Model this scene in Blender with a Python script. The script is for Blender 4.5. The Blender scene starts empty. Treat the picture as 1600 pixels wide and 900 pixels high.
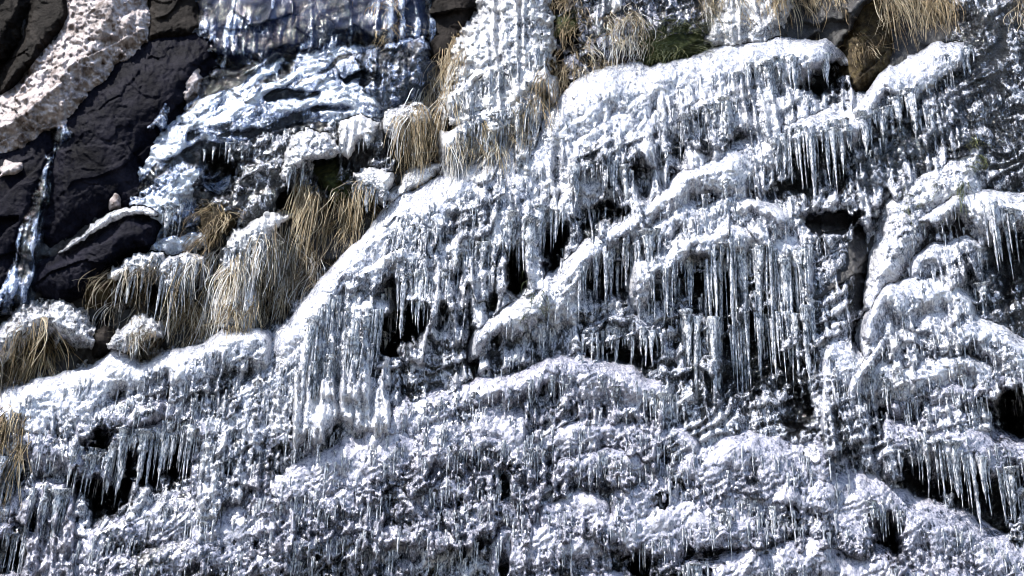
import bpy, math, random
import numpy as np
from mathutils import Vector, Matrix, Euler

random.seed(7)
rng = np.random.default_rng(7)
SC = bpy.context.scene
COL = SC.collection

# ------------------------------------------------------------------ camera
F = 1900.0                                   # focal length in photo pixels (photo 1600 x 900)
CAM = Vector((0.0, 0.0, 1.6))
PITCH, ROLL = math.radians(24.0), math.radians(2.0)
cd = bpy.data.cameras.new('camera'); cam = bpy.data.objects.new('camera', cd); COL.objects.link(cam)
cd.sensor_width = 36.0; cd.lens = 36.0 * F / 1600.0; cd.clip_end = 5000.0
RM = Euler((math.radians(90) + PITCH, 0, 0)).to_matrix() @ Matrix.Rotation(ROLL, 3, 'Z')
cam.matrix_world = Matrix.Translation(CAM) @ RM.to_4x4()
SC.camera = cam
RN = np.array(RM)
CN = np.array(CAM)
DIST, LEAN, ZC = 10.2, 0.13, 6.1             # rock wall: y = DIST + LEAN * (z - ZC)

def wall(px, py, rel):
    """3D point on the ray through a photo pixel where the wall (moved out by rel metres) stands."""
    px = np.asarray(px, float); py = np.asarray(py, float)
    d = np.stack([(px - 800) / F, (450 - py) / F, -np.ones_like(px)], -1) @ RN.T
    d /= np.linalg.norm(d, axis=-1, keepdims=True)
    t = (DIST + LEAN * (CN[2] - ZC) - CN[1]) / (d[..., 1] - LEAN * d[..., 2])
    return CN + d * (t - rel)[..., None]

def topix(p):
    q = (np.asarray(p) - CN) @ RN
    return 800 + F * q[..., 0] / -q[..., 2], 450 - F * q[..., 1] / -q[..., 2]

# ------------------------------------------------------------------ noise
def _h(ix, iy, s):
    n = (ix.astype(np.int64) * 374761393 + iy.astype(np.int64) * 668265263 + s * 974634777) & 0x7fffffff
    n = ((n ^ (n >> 13)) * 1274126177) & 0x7fffffff
    n = ((n ^ (n >> 16)) * 1103515245 + 12345) & 0x7fffffff
    return ((n >> 8) & 0xffff) / 65535.0

def vn(x, y, s=0):
    ix = np.floor(x); iy = np.floor(y); fx = x - ix; fy = y - iy
    fx = fx * fx * fx * (fx * (fx * 6 - 15) + 10); fy = fy * fy * fy * (fy * (fy * 6 - 15) + 10)
    a = _h(ix, iy, s); b = _h(ix + 1, iy, s); c = _h(ix, iy + 1, s); d = _h(ix + 1, iy + 1, s)
    return (a + (b - a) * fx + (c - a) * fy + (a - b - c + d) * fx * fy) * 2 - 1

def fbm(x, y, o=4, s=0, g=0.5):
    r = 0; a = 1; n = 0
    for k in range(o):
        r = r + a * vn(x * 2 ** k + 17.3 * k, y * 2 ** k - 9.1 * k, s + k * 7); n += a; a *= g
    return r / n

def worley(x, y, s=0):
    ix = np.floor(x); iy = np.floor(y)
    f1 = np.full(x.shape, 9.0); f2 = np.full(x.shape, 9.0); idv = np.zeros(x.shape)
    for dx in (-1, 0, 1):
        for dy in (-1, 0, 1):
            cx = ix + dx; cy = iy + dy
            d = np.hypot(cx + _h(cx, cy, s) - x, cy + _h(cx, cy, s + 5) - y)
            new = d < f1
            f2 = np.where(new, f1, np.minimum(f2, d)); f1 = np.where(new, d, f1)
            idv = np.where(new, _h(cx, cy, s + 11), idv)
    return f1, f2, idv

def facets(x, y, s=0):
    """broken rock: tilted planes, one per cell"""
    ix = np.floor(x); iy = np.floor(y); f1 = np.full(x.shape, 9.0); h = np.zeros(x.shape)
    for dx in (-1, 0, 1):
        for dy in (-1, 0, 1):
            cx = ix + dx; cy = iy + dy
            ax = x - cx - _h(cx, cy, s); ay = y - cy - _h(cx, cy, s + 5); d = np.abs(ax) + np.abs(ay) * .9
            hh = (_h(cx, cy, s + 11) - .5) + 1.3 * ax * (_h(cx, cy, s + 12) - .5) + 1.3 * ay * (_h(cx, cy, s + 13) - .5)
            new = d < f1; f1 = np.where(new, d, f1); h = np.where(new, hh, h)
    return h

def ss(a, b, x):
    t = np.clip((x - a) / (b - a), 0, 1); return t * t * (3 - 2 * t)

# ------------------------------------------------------------------ pixel grid
ST = 1.6
X0, X1, Y0, Y1 = -330, 1930, -190, 1090
gx = np.arange(X0, X1, ST); gy = np.arange(Y0, Y1, ST)
PX, PY = np.meshgrid(gx, gy)
NY, NX = PX.shape
VX = (PX - 664) * 3900 / (PY + 3450) + 664    # constant along true verticals
a_ = math.radians(-24); U = PX * math.cos(a_) + PY * math.sin(a_); V = -PX * math.sin(a_) + PY * math.cos(a_)
wx = fbm(PX / 60, PY / 60, 2, 3) * 14; wy = fbm(PX / 60, PY / 60, 2, 4) * 14
f1, _, _ = worley((U + wx) / 46, (V + wy) / 26, 21); K1 = np.sqrt(np.clip(1 - f1 * f1 * 0.9, 0, 1))
f1, _, _ = worley((U + wx) / 20, (V + wy) / 13, 22); K2 = np.sqrt(np.clip(1 - f1 * f1 * 0.9, 0, 1))
f1, _, _ = worley((U + wx * .4) / 8.5, (V + wy * .4) / 7.5, 23); K3 = np.sqrt(np.clip(1 - f1 * f1 * 0.9, 0, 1))
f1, _, _ = worley((U + wx * .3) / 5.2, (V + wy * .3) / 4.6, 24); K4 = 1 - f1
FL1 = vn(VX / 13 + wx / 26, PY / 190, 31); FL2 = vn(VX / 6.5 + wx / 20, PY / 90, 32)
FLr = 1 - 2 * np.abs(FL1)                      # ridged flutes
FINE = fbm(PX / 7, PY / 9, 3, 41, 0.65)
CRK = fbm(VX / 7, PY / 18, 3, 43, 0.6); FVS = fbm(VX / 4.5, PY / 34, 2, 46, .6)
BIG = fbm(PX / 170, PY / 150, 3, 44)
MID = fbm(PX / 55, PY / 45, 3, 45)
# small overlapping scallops: a saw profile down the slope
def saw(ph, a=.5, b=.7):
    fr = ph - np.floor(ph)
    return np.where(fr < a, np.sqrt(np.clip(1 - (1 - fr / a) ** 2, 0, 1)), 1 - ss(a, b, fr))
DRIP = 5 * FLr + 4 * FL2 + 5 * CRK
VB = V + 0.30 * np.clip(PX - 1050, 0, 400) * ss(520, 760, PY) + 0.16 * np.clip(520 - PX, 0, 500) * ss(520, 700, PY) * -1    # the slope of the flow changes over the fall
SCAL = saw((VB + 34 * fbm(U / 75, V / 60, 3, 51) + .5 * DRIP) / 40 + 0.9 * vn(U / 90, V / 45, 52)) * np.clip(0.55 + 0.6 * vn(U / 46, V / 24, 53), 0, 1)
SC2 = saw((VB + 20 * fbm(U / 40, V / 28, 3, 54) + 1.2 * DRIP) / 18 + 0.7 * vn(U / 40, V / 22, 55), .5, .75) * np.clip(0.6 + 0.6 * vn(U / 24, V / 12, 56), 0, 1)

def sub(b):
    i0 = max(0, int((b[0] - X0) / ST)); i1 = min(NX, int((b[2] - X0) / ST) + 2)
    j0 = max(0, int((b[1] - Y0) / ST)); j1 = min(NY, int((b[3] - Y0) / ST) + 2)
    return (slice(j0, j1), slice(i0, i1))

def sdist(poly, x, y):
    """signed distance to a polygon, positive inside"""
    d = np.full(x.shape, 1e9); ins = np.zeros(x.shape, bool); n = len(poly)
    for k in range(n):
        ax, ay = poly[k]; bx, by = poly[(k + 1) % n]
        ex, ey = bx - ax, by - ay
        t = np.clip(((x - ax) * ex + (y - ay) * ey) / (ex * ex + ey * ey + 1e-9), 0, 1)
        d = np.minimum(d, np.hypot(x - ax - t * ex, y - ay - t * ey))
        c = ((ay > y) != (by > y)) & (x < (bx - ax) * (y - ay) / (by - ay + 1e-12) + ax)
        ins ^= c
    return np.where(ins, d, -d)

# ------------------------------------------------------------------ helpers for objects
def tag(o, label, cat, group=None):
    o['label'] = label; o['category'] = cat
    if group: o['group'] = group
    return o

def raw_mesh(name, verts, quads, mat, attrs=None, parent=None, origin=None, smooth=True, faces3=None):
    verts = np.asarray(verts, float)
    if origin is None:
        origin = verts.mean(0) if parent is None else np.array(parent.location)
    v = verts - origin
    me = bpy.data.meshes.new(name)
    nq = len(quads); n3 = 0 if faces3 is None else len(faces3)
    me.vertices.add(len(v)); me.vertices.foreach_set('co', v.astype(np.float32).ravel())
    loops = np.asarray(quads, np.int32).ravel()
    starts = np.arange(nq) * 4; tot = np.full(nq, 4)
    if n3:
        loops = np.concatenate([loops, np.asarray(faces3, np.int32).ravel()])
        starts = np.concatenate([starts, nq * 4 + np.arange(n3) * 3]); tot = np.concatenate([tot, np.full(n3, 3)])
    me.loops.add(len(loops)); me.loops.foreach_set('vertex_index', loops)
    me.polygons.add(nq + n3)
    me.polygons.foreach_set('loop_start', starts.astype(np.int32)); me.polygons.foreach_set('loop_total', tot.astype(np.int32))
    me.update(calc_edges=True)
    if smooth: me.polygons.foreach_set('use_smooth', np.ones(nq + n3, bool))
    for k, a in (attrs or {}).items():
        at = me.attributes.new(k, 'FLOAT', 'POINT'); at.data.foreach_set('value', np.asarray(a, np.float32))
    me.materials.append(mat)
    o = bpy.data.objects.new(name, me); COL.objects.link(o)
    if parent is None: o.location = origin
    else: o.parent = parent; o.location = Vector(origin) - parent.location
    return o

def big_pieces(q, share=.12):
    """drop the crumbs of a mask, keep its large connected pieces"""
    par = []; runs = []; prev = []
    def find(a):
        while par[a] != a: par[a] = par[par[a]]; a = par[a]
        return a
    for r in range(q.shape[0]):
        e = np.flatnonzero(np.diff(np.concatenate([[0], q[r].astype(np.int8), [0]]))); cur = []
        for a, b in zip(e[::2], e[1::2]):
            k = len(par); par.append(k); runs.append((r, a, b)); cur.append((a, b, k))
            for a2, b2, k2 in prev:
                if a2 < b and a < b2: par[find(k)] = find(k2)
        prev = cur
    size = {}
    for k, (r, a, b) in enumerate(runs): size[find(k)] = size.get(find(k), 0) + b - a
    big = max(size.values()) * share if size else 0
    o = np.zeros_like(q)
    for k, (r, a, b) in enumerate(runs):
        if size[find(k)] >= big: o[r, a:b] = True
    return o

def grid_mesh(name, sl, H, keep, mat, attrs=None, skirt=0.14, step=1):
    """heightfield patch standing out of the wall, its rim carried back into the rock"""
    px, py = PX[sl][::step, ::step], PY[sl][::step, ::step]
    H = H[::step, ::step]; keep = keep[::step, ::step]
    q = keep[:-1, :-1] & keep[1:, :-1] & keep[:-1, 1:] & keep[1:, 1:]
    if q.sum() < 6: return None
    q = big_pieces(q, .6 if 'rib' in name else .12)
    n, m = px.shape
    idx = np.arange(n * m).reshape(n, m)
    quads = np.stack([idx[:-1, :-1][q], idx[1:, :-1][q], idx[1:, 1:][q], idx[:-1, 1:][q]], -1)
    used = np.unique(quads); mp = np.full(n * m, -1); mp[used] = np.arange(len(used))
    quads = mp[quads]
    P = wall(px.ravel()[used], py.ravel()[used], H.ravel()[used])
    at = {k: a[::step, ::step].ravel()[used] for k, a in (attrs or {}).items()}
    e = np.concatenate([quads[:, [0, 1]], quads[:, [1, 2]], quads[:, [2, 3]], quads[:, [3, 0]]])
    key = np.sort(e, 1); key = key[:, 0].astype(np.int64) * len(used) + key[:, 1]
    u, inv, cnt = np.unique(key, return_inverse=True, return_counts=True)
    be = e[cnt[inv] == 1]
    bv = np.unique(be); bm_ = np.full(len(used), -1); bm_[bv] = len(used) + np.arange(len(bv))
    P2 = wall(px.ravel()[used][bv], py.ravel()[used][bv], H.ravel()[used][bv] - skirt)
    sk = np.stack([be[:, 1], be[:, 0], bm_[be[:, 0]], bm_[be[:, 1]]], -1)
    P = np.concatenate([P, P2]); quads = np.concatenate([quads, sk])
    at = {k: np.concatenate([a, a[bv]]) for k, a in at.items()}
    return raw_mesh(name, P, quads, mat, at)

# ------------------------------------------------------------------ materials
def nodes(name):
    m = bpy.data.materials.new(name); m.use_nodes = True
    nt = m.node_tree; nt.nodes.clear()
    def N(t, **kw):
        n = nt.nodes.new(t)
        for k, v in kw.items():
            if k in n.inputs: n.inputs[k].default_value = v
            else: setattr(n, k, v)
        return n
    return m, nt, N, nt.links.new

def noise(N, L, pos, scale, detail=3.0, rough=0.55, vec_scale=None):
    n = N('ShaderNodeTexNoise'); n.inputs['Scale'].default_value = scale
    n.inputs['Detail'].default_value = detail; n.inputs['Roughness'].default_value = rough
    if vec_scale:
        mp = N('ShaderNodeMapping'); mp.inputs['Scale'].default_value = vec_scale
        L(pos, mp.inputs['Vector']); L(mp.outputs['Vector'], n.inputs['Vector'])
    else: L(pos, n.inputs['Vector'])
    return n.outputs['Fac']

def ramp(N, L, src, stops):
    r = N('ShaderNodeValToRGB'); cr = r.color_ramp
    while len(cr.elements) < len(stops): cr.elements.new(0.5)
    for e, (p, c) in zip(cr.elements, stops):
        e.position = p; e.color = (c, c, c, 1) if isinstance(c, (int, float)) else (*c, 1)
    L(src, r.inputs['Fac']); return r.outputs['Color']

def math_(N, L, op, a, b):
    n = N('ShaderNodeMath', operation=op)
    for i, v in enumerate((a, b)):
        if isinstance(v, (int, float)): n.inputs[i].default_value = v
        else: L(v, n.inputs[i])
    return n.outputs[0]

def ice_material(name, white=(0.80, 0.81, 0.88), bias=0.0, streak=False, tint=(0.90, 0.95, 1.0), attr=True, bump=0.9, fine=1.0, deep=(1, 1, 1)):
    m, nt, N, L = nodes(name)
    out = N('ShaderNodeOutputMaterial'); geo = N('ShaderNodeNewGeometry'); pos = geo.outputs['Position']
    vs = (1, 1, 0.28) if streak else (1, 1, 0.5)
    n1 = noise(N, L, pos, 38, 2, 0.6, vs); n2 = noise(N, L, pos, 110, 1, 0.6, vs); n3 = noise(N, L, pos, 9, 1, 0.5)
    fac = math_(N, L, 'ADD', math_(N, L, 'MULTIPLY', math_(N, L, 'SUBTRACT', n1, 0.5), 1.5 * fine),
                math_(N, L, 'MULTIPLY', math_(N, L, 'SUBTRACT', n3, 0.5), 0.9))
    if attr:
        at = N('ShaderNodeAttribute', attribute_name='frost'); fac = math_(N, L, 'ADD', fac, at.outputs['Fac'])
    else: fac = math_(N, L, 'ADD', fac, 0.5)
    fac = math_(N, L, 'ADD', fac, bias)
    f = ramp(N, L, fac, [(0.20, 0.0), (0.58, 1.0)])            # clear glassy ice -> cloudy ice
    n4 = noise(N, L, pos, 230, 0, 0.6, vs)
    vo = N('ShaderNodeTexVoronoi', feature='F1'); vo.inputs['Scale'].default_value = 46
    wrp = N('ShaderNodeMix', data_type='VECTOR'); wrp.inputs['Factor'].default_value = 0.06
    nc = N('ShaderNodeTexNoise'); nc.inputs['Scale'].default_value = 24; nc.inputs['Detail'].default_value = 0; L(pos, nc.inputs['Vector'])
    mp2 = N('ShaderNodeMapping'); mp2.inputs['Scale'].default_value = vs or (1, 1, 0.8); L(pos, mp2.inputs['Vector'])
    L(mp2.outputs['Vector'], wrp.inputs[4]); L(nc.outputs['Color'], wrp.inputs[5]); L(wrp.outputs[1], vo.inputs['Vector'])
    bead = vo.outputs['Distance']
    b = N('ShaderNodeBump', Strength=bump, Distance=0.016)
    hh = math_(N, L, 'ADD', math_(N, L, 'ADD', math_(N, L, 'MULTIPLY', n1, .8), math_(N, L, 'MULTIPLY', n2, 0.55)), math_(N, L, 'MULTIPLY', n4, 0.36))
    L(math_(N, L, 'SUBTRACT', hh, math_(N, L, 'MULTIPLY', bead, 0.9)), b.inputs['Height'])
    n5 = noise(N, L, pos, 5.5, 1, 0.5)
    lipn = N('ShaderNodeAttribute', attribute_name='lip').outputs['Fac']
    L(math_(N, L, 'MULTIPLY', ramp(N, L, n5, [(0.34, bump * .3), (0.62, bump)]), math_(N, L, 'SUBTRACT', 1.0, math_(N, L, 'MULTIPLY', lipn, .45))), b.inputs['Strength'])
    w = N('ShaderNodeBsdfPrincipled', Roughness=0.22, IOR=1.31)
    glints = math_(N, L, 'ADD', math_(N, L, 'MULTIPLY', math_(N, L, 'SUBTRACT', n2, 0.5), 2.2), math_(N, L, 'MULTIPLY', math_(N, L, 'SUBTRACT', n4, 0.5), 0.8))  # sparkle of light through the ice, painted into its colour as fine specks
    glints = math_(N, L, 'SUBTRACT', glints, math_(N, L, 'MULTIPLY', math_(N, L, 'SUBTRACT', bead, 0.38), 0.7))
    glints = math_(N, L, 'MULTIPLY', glints, math_(N, L, 'SUBTRACT', 1.0, math_(N, L, 'MULTIPLY', lipn, .4)))
    wc = ramp(N, L, math_(N, L, 'ADD', fac, glints), [(0.10, (white[0] * .11 * deep[0], white[1] * .13 * deep[1], white[2] * .16 * deep[2])), (0.42, (white[0] * .40 * deep[0], white[1] * .425 * deep[1], white[2] * .475 * deep[2])), (0.72, (white[0] * .68, white[1] * .69, white[2] * .74)), (0.97, (white[0] * 1.08, white[1] * 1.07, white[2] * 1.03))])
    L(wc, w.inputs['Base Color']); w.inputs['Transmission Weight'].default_value = 0.12
    c = N('ShaderNodeBsdfPrincipled', Roughness=0.07, IOR=1.31); c.inputs['Base Color'].default_value = (*tint, 1)
    c.inputs['Transmission Weight'].default_value = 1.0
    L(b.outputs['Normal'], w.inputs['Normal']); L(b.outputs['Normal'], c.inputs['Normal'])
    w.inputs['Coat Weight'].default_value = 1.0; w.inputs['Coat Roughness'].default_value = 0.16; w.inputs['Coat IOR'].default_value = 1.65
    L(b.outputs['Normal'], w.inputs['Coat Normal'])
    tl = N('ShaderNodeBsdfTranslucent'); L(wc, tl.inputs['Color']); L(b.outputs['Normal'], tl.inputs['Normal'])
    wt = N('ShaderNodeMixShader'); wt.inputs[0].default_value = 0.32; L(w.outputs[0], wt.inputs[1]); L(tl.outputs[0], wt.inputs[2])
    tr = N('ShaderNodeBsdfTransparent'); tr.inputs['Color'].default_value = (*tint, 1)
    gl = N('ShaderNodeBsdfGlossy', Roughness=0.08); L(b.outputs['Normal'], gl.inputs['Normal'])
    fz = N('ShaderNodeFresnel', IOR=1.55); L(b.outputs['Normal'], fz.inputs['Normal'])
    tg = N('ShaderNodeMixShader'); L(fz.outputs[0], tg.inputs[0]); L(tr.outputs[0], tg.inputs[1]); L(gl.outputs[0], tg.inputs[2])
    cc = N('ShaderNodeMixShader'); cc.inputs[0].default_value = 0.45; L(c.outputs[0], cc.inputs[1]); L(tg.outputs[0], cc.inputs[2])
    mx = N('ShaderNodeMixShader'); L(f, mx.inputs[0]); L(cc.outputs[0], mx.inputs[1]); L(wt.outputs[0], mx.inputs[2])
    L(mx.outputs[0], out.inputs['Surface'])
    return m

def rock_material(name, cols, rough=0.45, frost=None, scale=6.0, bump=0.6, coat=0.0, fs=26, vs=None, spec=.25):
    m, nt, N, L = nodes(name)
    out = N('ShaderNodeOutputMaterial'); geo = N('ShaderNodeNewGeometry'); pos = geo.outputs['Position']
    n1 = noise(N, L, pos, scale, 6, 0.65); n2 = noise(N, L, pos, scale * 8, 4, 0.65); n3 = noise(N, L, pos, fs, 5, 0.7, vs)
    col = ramp(N, L, n1, [(0.34, cols[0]), (0.5, cols[1]), (0.68, cols[2])])
    p = N('ShaderNodeBsdfPrincipled', Roughness=rough)
    p.inputs['Specular IOR Level'].default_value = spec; p.inputs['Coat Weight'].default_value = coat; p.inputs['Coat Roughness'].default_value = 0.12
    if frost:
        mixc = N('ShaderNodeMix', data_type='RGBA'); f = ramp(N, L, n3, [(frost, 0.0), (frost + 0.06, 1.0)])
        L(f, mixc.inputs['Factor']); L(col, mixc.inputs[6]); mixc.inputs[7].default_value = (0.68, 0.71, 0.82, 1)
        col = mixc.outputs[2]
    L(col, p.inputs['Base Color'])
    b = N('ShaderNodeBump', Strength=bump, Distance=0.02)
    L(math_(N, L, 'ADD', math_(N, L, 'MULTIPLY', n2, 0.6), n3), b.inputs['Height']); L(b.outputs['Normal'], p.inputs['Normal'])
    L(b.outputs['Normal'], p.inputs['Coat Normal'])
    L(p.outputs[0], out.inputs['Surface']); return m

def plant_material(name, stops, rough=0.6, frost=False):
    m, nt, N, L = nodes(name)
    out = N('ShaderNodeOutputMaterial'); at = N('ShaderNodeAttribute', attribute_name='tone')
    p = N('ShaderNodeBsdfPrincipled', Roughness=rough)
    L(ramp(N, L, at.outputs['Fac'], stops), p.inputs['Base Color'])
    t = N('ShaderNodeBsdfTranslucent'); L(ramp(N, L, at.outputs['Fac'], stops), t.inputs['Color'])
    mx = N('ShaderNodeMixShader'); mx.inputs[0].default_value = 0.2
    L(p.outputs[0], mx.inputs[1]); L(t.outputs[0], mx.inputs[2]); L(mx.outputs[0], out.inputs['Surface']); return m

M_ICE = ice_material('ice')
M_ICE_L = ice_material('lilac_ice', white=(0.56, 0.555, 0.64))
M_SHEET = ice_material('sheet_ice', white=(0.76, 0.83, 0.97), tint=(0.66, 0.80, 1.0), deep=(.74, .90, 1.22), fine=.55)
M_ICICLE = ice_material('icicle_ice', white=(0.86, 0.87, 0.90), bias=0.16, streak=True, attr=False, bump=0.6)
M_FROST = ice_material('frosted_ice', white=(0.86, 0.86, 0.90), bias=0.12)
M_ROCK = rock_material('wet_dark_rock', [(0.012, 0.012, 0.014), (0.035, 0.034, 0.038), (0.07, 0.065, 0.062)], 0.38, coat=0.3)
M_ROCKICE = rock_material('ice_glazed_rock', [(0.005, 0.005, 0.006), (0.014, 0.013, 0.014), (0.032, 0.030, 0.030)], 0.45, frost=0.70, coat=0.2, bump=1.0, fs=22)
M_SLATE = rock_material('slate', spec=.015, cols=[(0.0014, 0.0015, 0.0032), (0.0036, 0.0037, 0.0072), (0.012, 0.0115, 0.018)], rough=0.6, frost=0.73, scale=3.0, fs=14)
M_BROWN = rock_material('brown_rock', spec=.03, cols=[(0.003, 0.0024, 0.0022), (0.009, 0.0075, 0.007), (0.026, 0.022, 0.020)], rough=0.7, scale=4.0)
M_PALE = rock_material('pale_rock', [(0.07, 0.05, 0.045), (0.30, 0.262, 0.262), (0.50, 0.455, 0.47)], 0.8, bump=.35, frost=0.66, scale=7.0, fs=30)
M_BLUE = rock_material('iced_rock_wall', [(0.014, 0.019, 0.045), (0.034, 0.05, 0.12), (0.09, 0.13, 0.28)], 0.6, frost=0.63, scale=3.5, coat=0.0, spec=.15, fs=14, bump=.3, vs=(1, 1, .16))  # blue of shade and reflected sky is put into the rock colour
M_MOSS = rock_material('moss', [(0.010, 0.014, 0.004), (0.03, 0.04, 0.010), (0.07, 0.075, 0.022)], 0.9, scale=14, bump=1.0, fs=60)
M_BROWNMOSS = rock_material('brown_moss', [(0.012, 0.008, 0.004), (0.035, 0.024, 0.010), (0.08, 0.06, 0.025)], 0.9, scale=14, bump=1.0, fs=60)
M_STRAW = plant_material('straw', [(0.0, (0.045, 0.03, 0.014)), (0.5, (0.29, 0.205, 0.10)), (1.0, (0.60, 0.52, 0.38))])
M_STRAWD = plant_material('weathered_straw', [(0.0, (0.03, 0.022, 0.012)), (0.5, (0.17, 0.125, 0.07)), (0.8, (0.42, 0.37, 0.29)), (1.0, (0.78, 0.78, 0.80))])
M_STRAWF = plant_material('frosted_straw', [(0.0, (0.16, 0.11, 0.06)), (0.45, (0.40, 0.32, 0.19)), (0.75, (0.66, 0.62, 0.56)), (1.0, (0.84, 0.85, 0.88))])
M_GREEN = plant_material('green_blades', [(0.0, (0.012, 0.022, 0.006)), (0.5, (0.045, 0.065, 0.016)), (1.0, (0.12, 0.13, 0.04))])

# ------------------------------------------------------------------ rock wall relief
layers = []      # name, slice, H, frost, mat, label, category, group
FA = facets((U + wx) / 130, (V + wy) / 75, 61); FB = facets((U + wx * .7) / 48, (V + wy * .7) / 30, 62); FC = facets((PX + wx) / 18, (PY + wy) / 14, 63)
FL_ = facets((U + wx * 1.5) / 240, (V + wy) / 62, 66); FD = facets((PX + wx * .6) / 62, (PY + wy * .6) / 44, 67)
RIDG = 1 - np.abs(fbm((U + wx) / 90, (V + wy) / 40, 4, 64)) * 2.2
R = -0.12 + 0.10 * BIG + 0.10 * FA + 0.05 * FB + 0.022 * FC + 0.03 * MID + 0.014 * FINE
def rockrel(sl, a=1.0):
    return a * (0.12 * FL_[sl] + 0.018 * FB[sl] + 0.012 * FC[sl] + 0.010 * MID[sl] + 0.008 * FINE[sl])

CAVES = [(455, 148, 44, 9, .2), (572, 122, 30, 12, .2), (395, 205, 36, 9, .2), (350, 95, 26, 10, .2), (300, 235, 16, 26, .2), (520, 172, 30, 7, .2),
      # dark hollows: x, y, rx, ry, depth
    (612, 500, 20, 62, .55), (655, 508, 20, 34, .45), (808, 425, 16, 42, .35), (858, 372, 20, 46, .35), (772, 468, 8, 14, .3),
    (918, 305, 22, 34, .32), (1005, 270, 12, 40, .25), (945, 330, 30, 16, .3), (955, 440, 55, 34, .28), (980, 555, 60, 24, .3),
    (1115, 462, 42, 36, .32), (1180, 560, 70, 70, .12), (1246, 640, 22, 42, .3), (1290, 345, 42, 20, .35), (1270, 270, 60, 46, .25),
    (1345, 430, 12, 95, .45), (1290, 120, 42, 36, .35), (1345, 95, 40, 60, .45), (1585, 645, 46, 46, .8), (1395, 640, 40, 46, .32),
    (1460, 740, 60, 40, .3), (1550, 790, 60, 50, .3), (1385, 835, 28, 36, .4), (1170, 800, 60, 22, .25), (1000, 880, 22, 26, .4),
    (240, 700, 66, 50, .4), (155, 745, 48, 60, .5), (15, 850, 30, 40, .35), (790, 872, 8, 26, .35), (510, 262, 22, 30, .5),
    (345, 275, 32, 32, .4), (455, 320, 26, 22, .35), (160, 520, 20, 24, .4), (225, 455, 30, 30, .35), (8, 90, 26, 50, .5),
    (115, 150, 34, 14, .28), (685, 40, 22, 46, .4), (620, 230, 24, 24, .3), (1570, 400, 30, 60, .3), (1525, 560, 40, 30, .2),
    (560, 250, 22, 22, .3), (425, 480, 24, 22, .2), (890, 60, 20, 30, .3), (5, 270, 24, 14, .3), (1120, 870, 90, 16, .25), (740, 560, 8, 40, .2)]
CARVE = np.zeros_like(PX); HOLE = np.zeros_like(PX)
for cx, cy, rx, ry, dp in CAVES:
    sl = sub((cx - rx * 2.2, cy - ry * 2.2, cx + rx * 2.2, cy + ry * 2.2))
    d = np.hypot((PX[sl] - cx + wx[sl] * .5) / rx, (PY[sl] - cy + wy[sl] * .5) / ry)
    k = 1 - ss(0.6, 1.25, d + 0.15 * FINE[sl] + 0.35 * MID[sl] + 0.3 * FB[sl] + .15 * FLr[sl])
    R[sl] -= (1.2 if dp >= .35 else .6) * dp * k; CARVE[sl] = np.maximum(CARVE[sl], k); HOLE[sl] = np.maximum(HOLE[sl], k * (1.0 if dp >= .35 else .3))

# ------------------------------------------------------------------ where icicles hang: parent ice, line, number, length, radius
ICI = []
def ici(p, l, n, ln, r): ICI.append((p, l, int(n * 1.22) if ln > 40 else n, ln, r))
T1 = 'topmost long ice lip climbing diagonally to the straw at the top'
T2 = 'second diagonal ice lip hung with short icicles left of centre'
T3 = 'long diagonal ice lip with big icicles running up to the right'
T5 = 'broad ice brow above the curtain of longest icicles'
ici(T1, [(1150, 112), (1180, 104), (1215, 92), (1248, 84)], 13, 78, 6.5)
ici(T1, [(1262, 90), (1315, 92)], 3, 62, 4)
ici(T1, [(1060, 190), (1110, 172), (1150, 150)], 10, 45, 4.5)
ici('inner ice lip lying just under the crest of the topmost lip', [(1090, 172), (1130, 160), (1150, 166)], 10, 36, 3.5)
ici(T1, [(560, 430), (640, 360), (760, 290), (880, 215)], 14, 30, 3)
ici(T2, [(893, 268), (920, 250), (955, 246), (990, 262)], 16, 78, 4.5)
ici(T2, [(780, 352), (820, 338), (880, 318)], 15, 95, 5)
ici(T2, [(690, 420), (740, 392), (785, 370)], 8, 70, 5)
ici(T2, [(600, 440), (640, 432), (676, 424)], 12, 92, 5)
ici(T3, [(1208, 222), (1250, 206), (1290, 194), (1332, 192)], 24, 112, 5)
ici(T3, [(1345, 184), (1385, 158), (1430, 138)], 18, 98, 5.5)
ici(T3, [(1460, 92), (1490, 84), (1518, 78)], 9, 58, 4)
ici(T3, [(1430, 160), (1470, 180)], 6, 80, 4)
ici(T3, [(900, 420), (950, 396), (1000, 376), (1036, 360)], 19, 84, 5.5)
ici(T3, [(1100, 300), (1200, 262)], 8, 40, 4)
ici('dark arched ice ledge tucked under the central icicles', [(912, 524), (960, 516), (1040, 520)], 20, 62, 4)
ici(T5, [(1096, 395), (1130, 385), (1180, 384), (1215, 390), (1250, 402)], 26, 235, 6)
ici(T5, [(1060, 470), (1085, 500), (1150, 490), (1200, 480), (1270, 470)], 24, 160, 5.5)
ici(T5, [(1010, 420), (1050, 410), (1090, 400)], 10, 80, 4)
ici(T5, [(1245, 385), (1290, 372)], 5, 70, 4)
ici('curved ice lip crossing the middle under the dark hollows', [(1003, 612), (1040, 618), (1072, 625)], 12, 46, 4)
ici('curved ice lip crossing the middle under the dark hollows', [(640, 640), (740, 615), (860, 590), (960, 600)], 16, 30, 3)
ici('arched ice rim over the black cave at the right edge', [(1500, 588), (1512, 584)], 2, 45, 4)
ici('ice lip at the right edge above the long leaning icicles', [(1536, 326), (1556, 322), (1575, 320), (1600, 320)], 9, 130, 6)
ici('rounded ice bulge on the right below the shoulder', [(1522, 440), (1540, 450)], 3, 60, 5)
ici('ice ledge on the right above a dark wall of leaning icicles', [(1424, 690), (1470, 692), (1520, 712), (1590, 740)], 26, 95, 5)
ici('pale vertical rib of ice below the cleft', [(1340, 600), (1390, 590)], 5, 55, 5)
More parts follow.
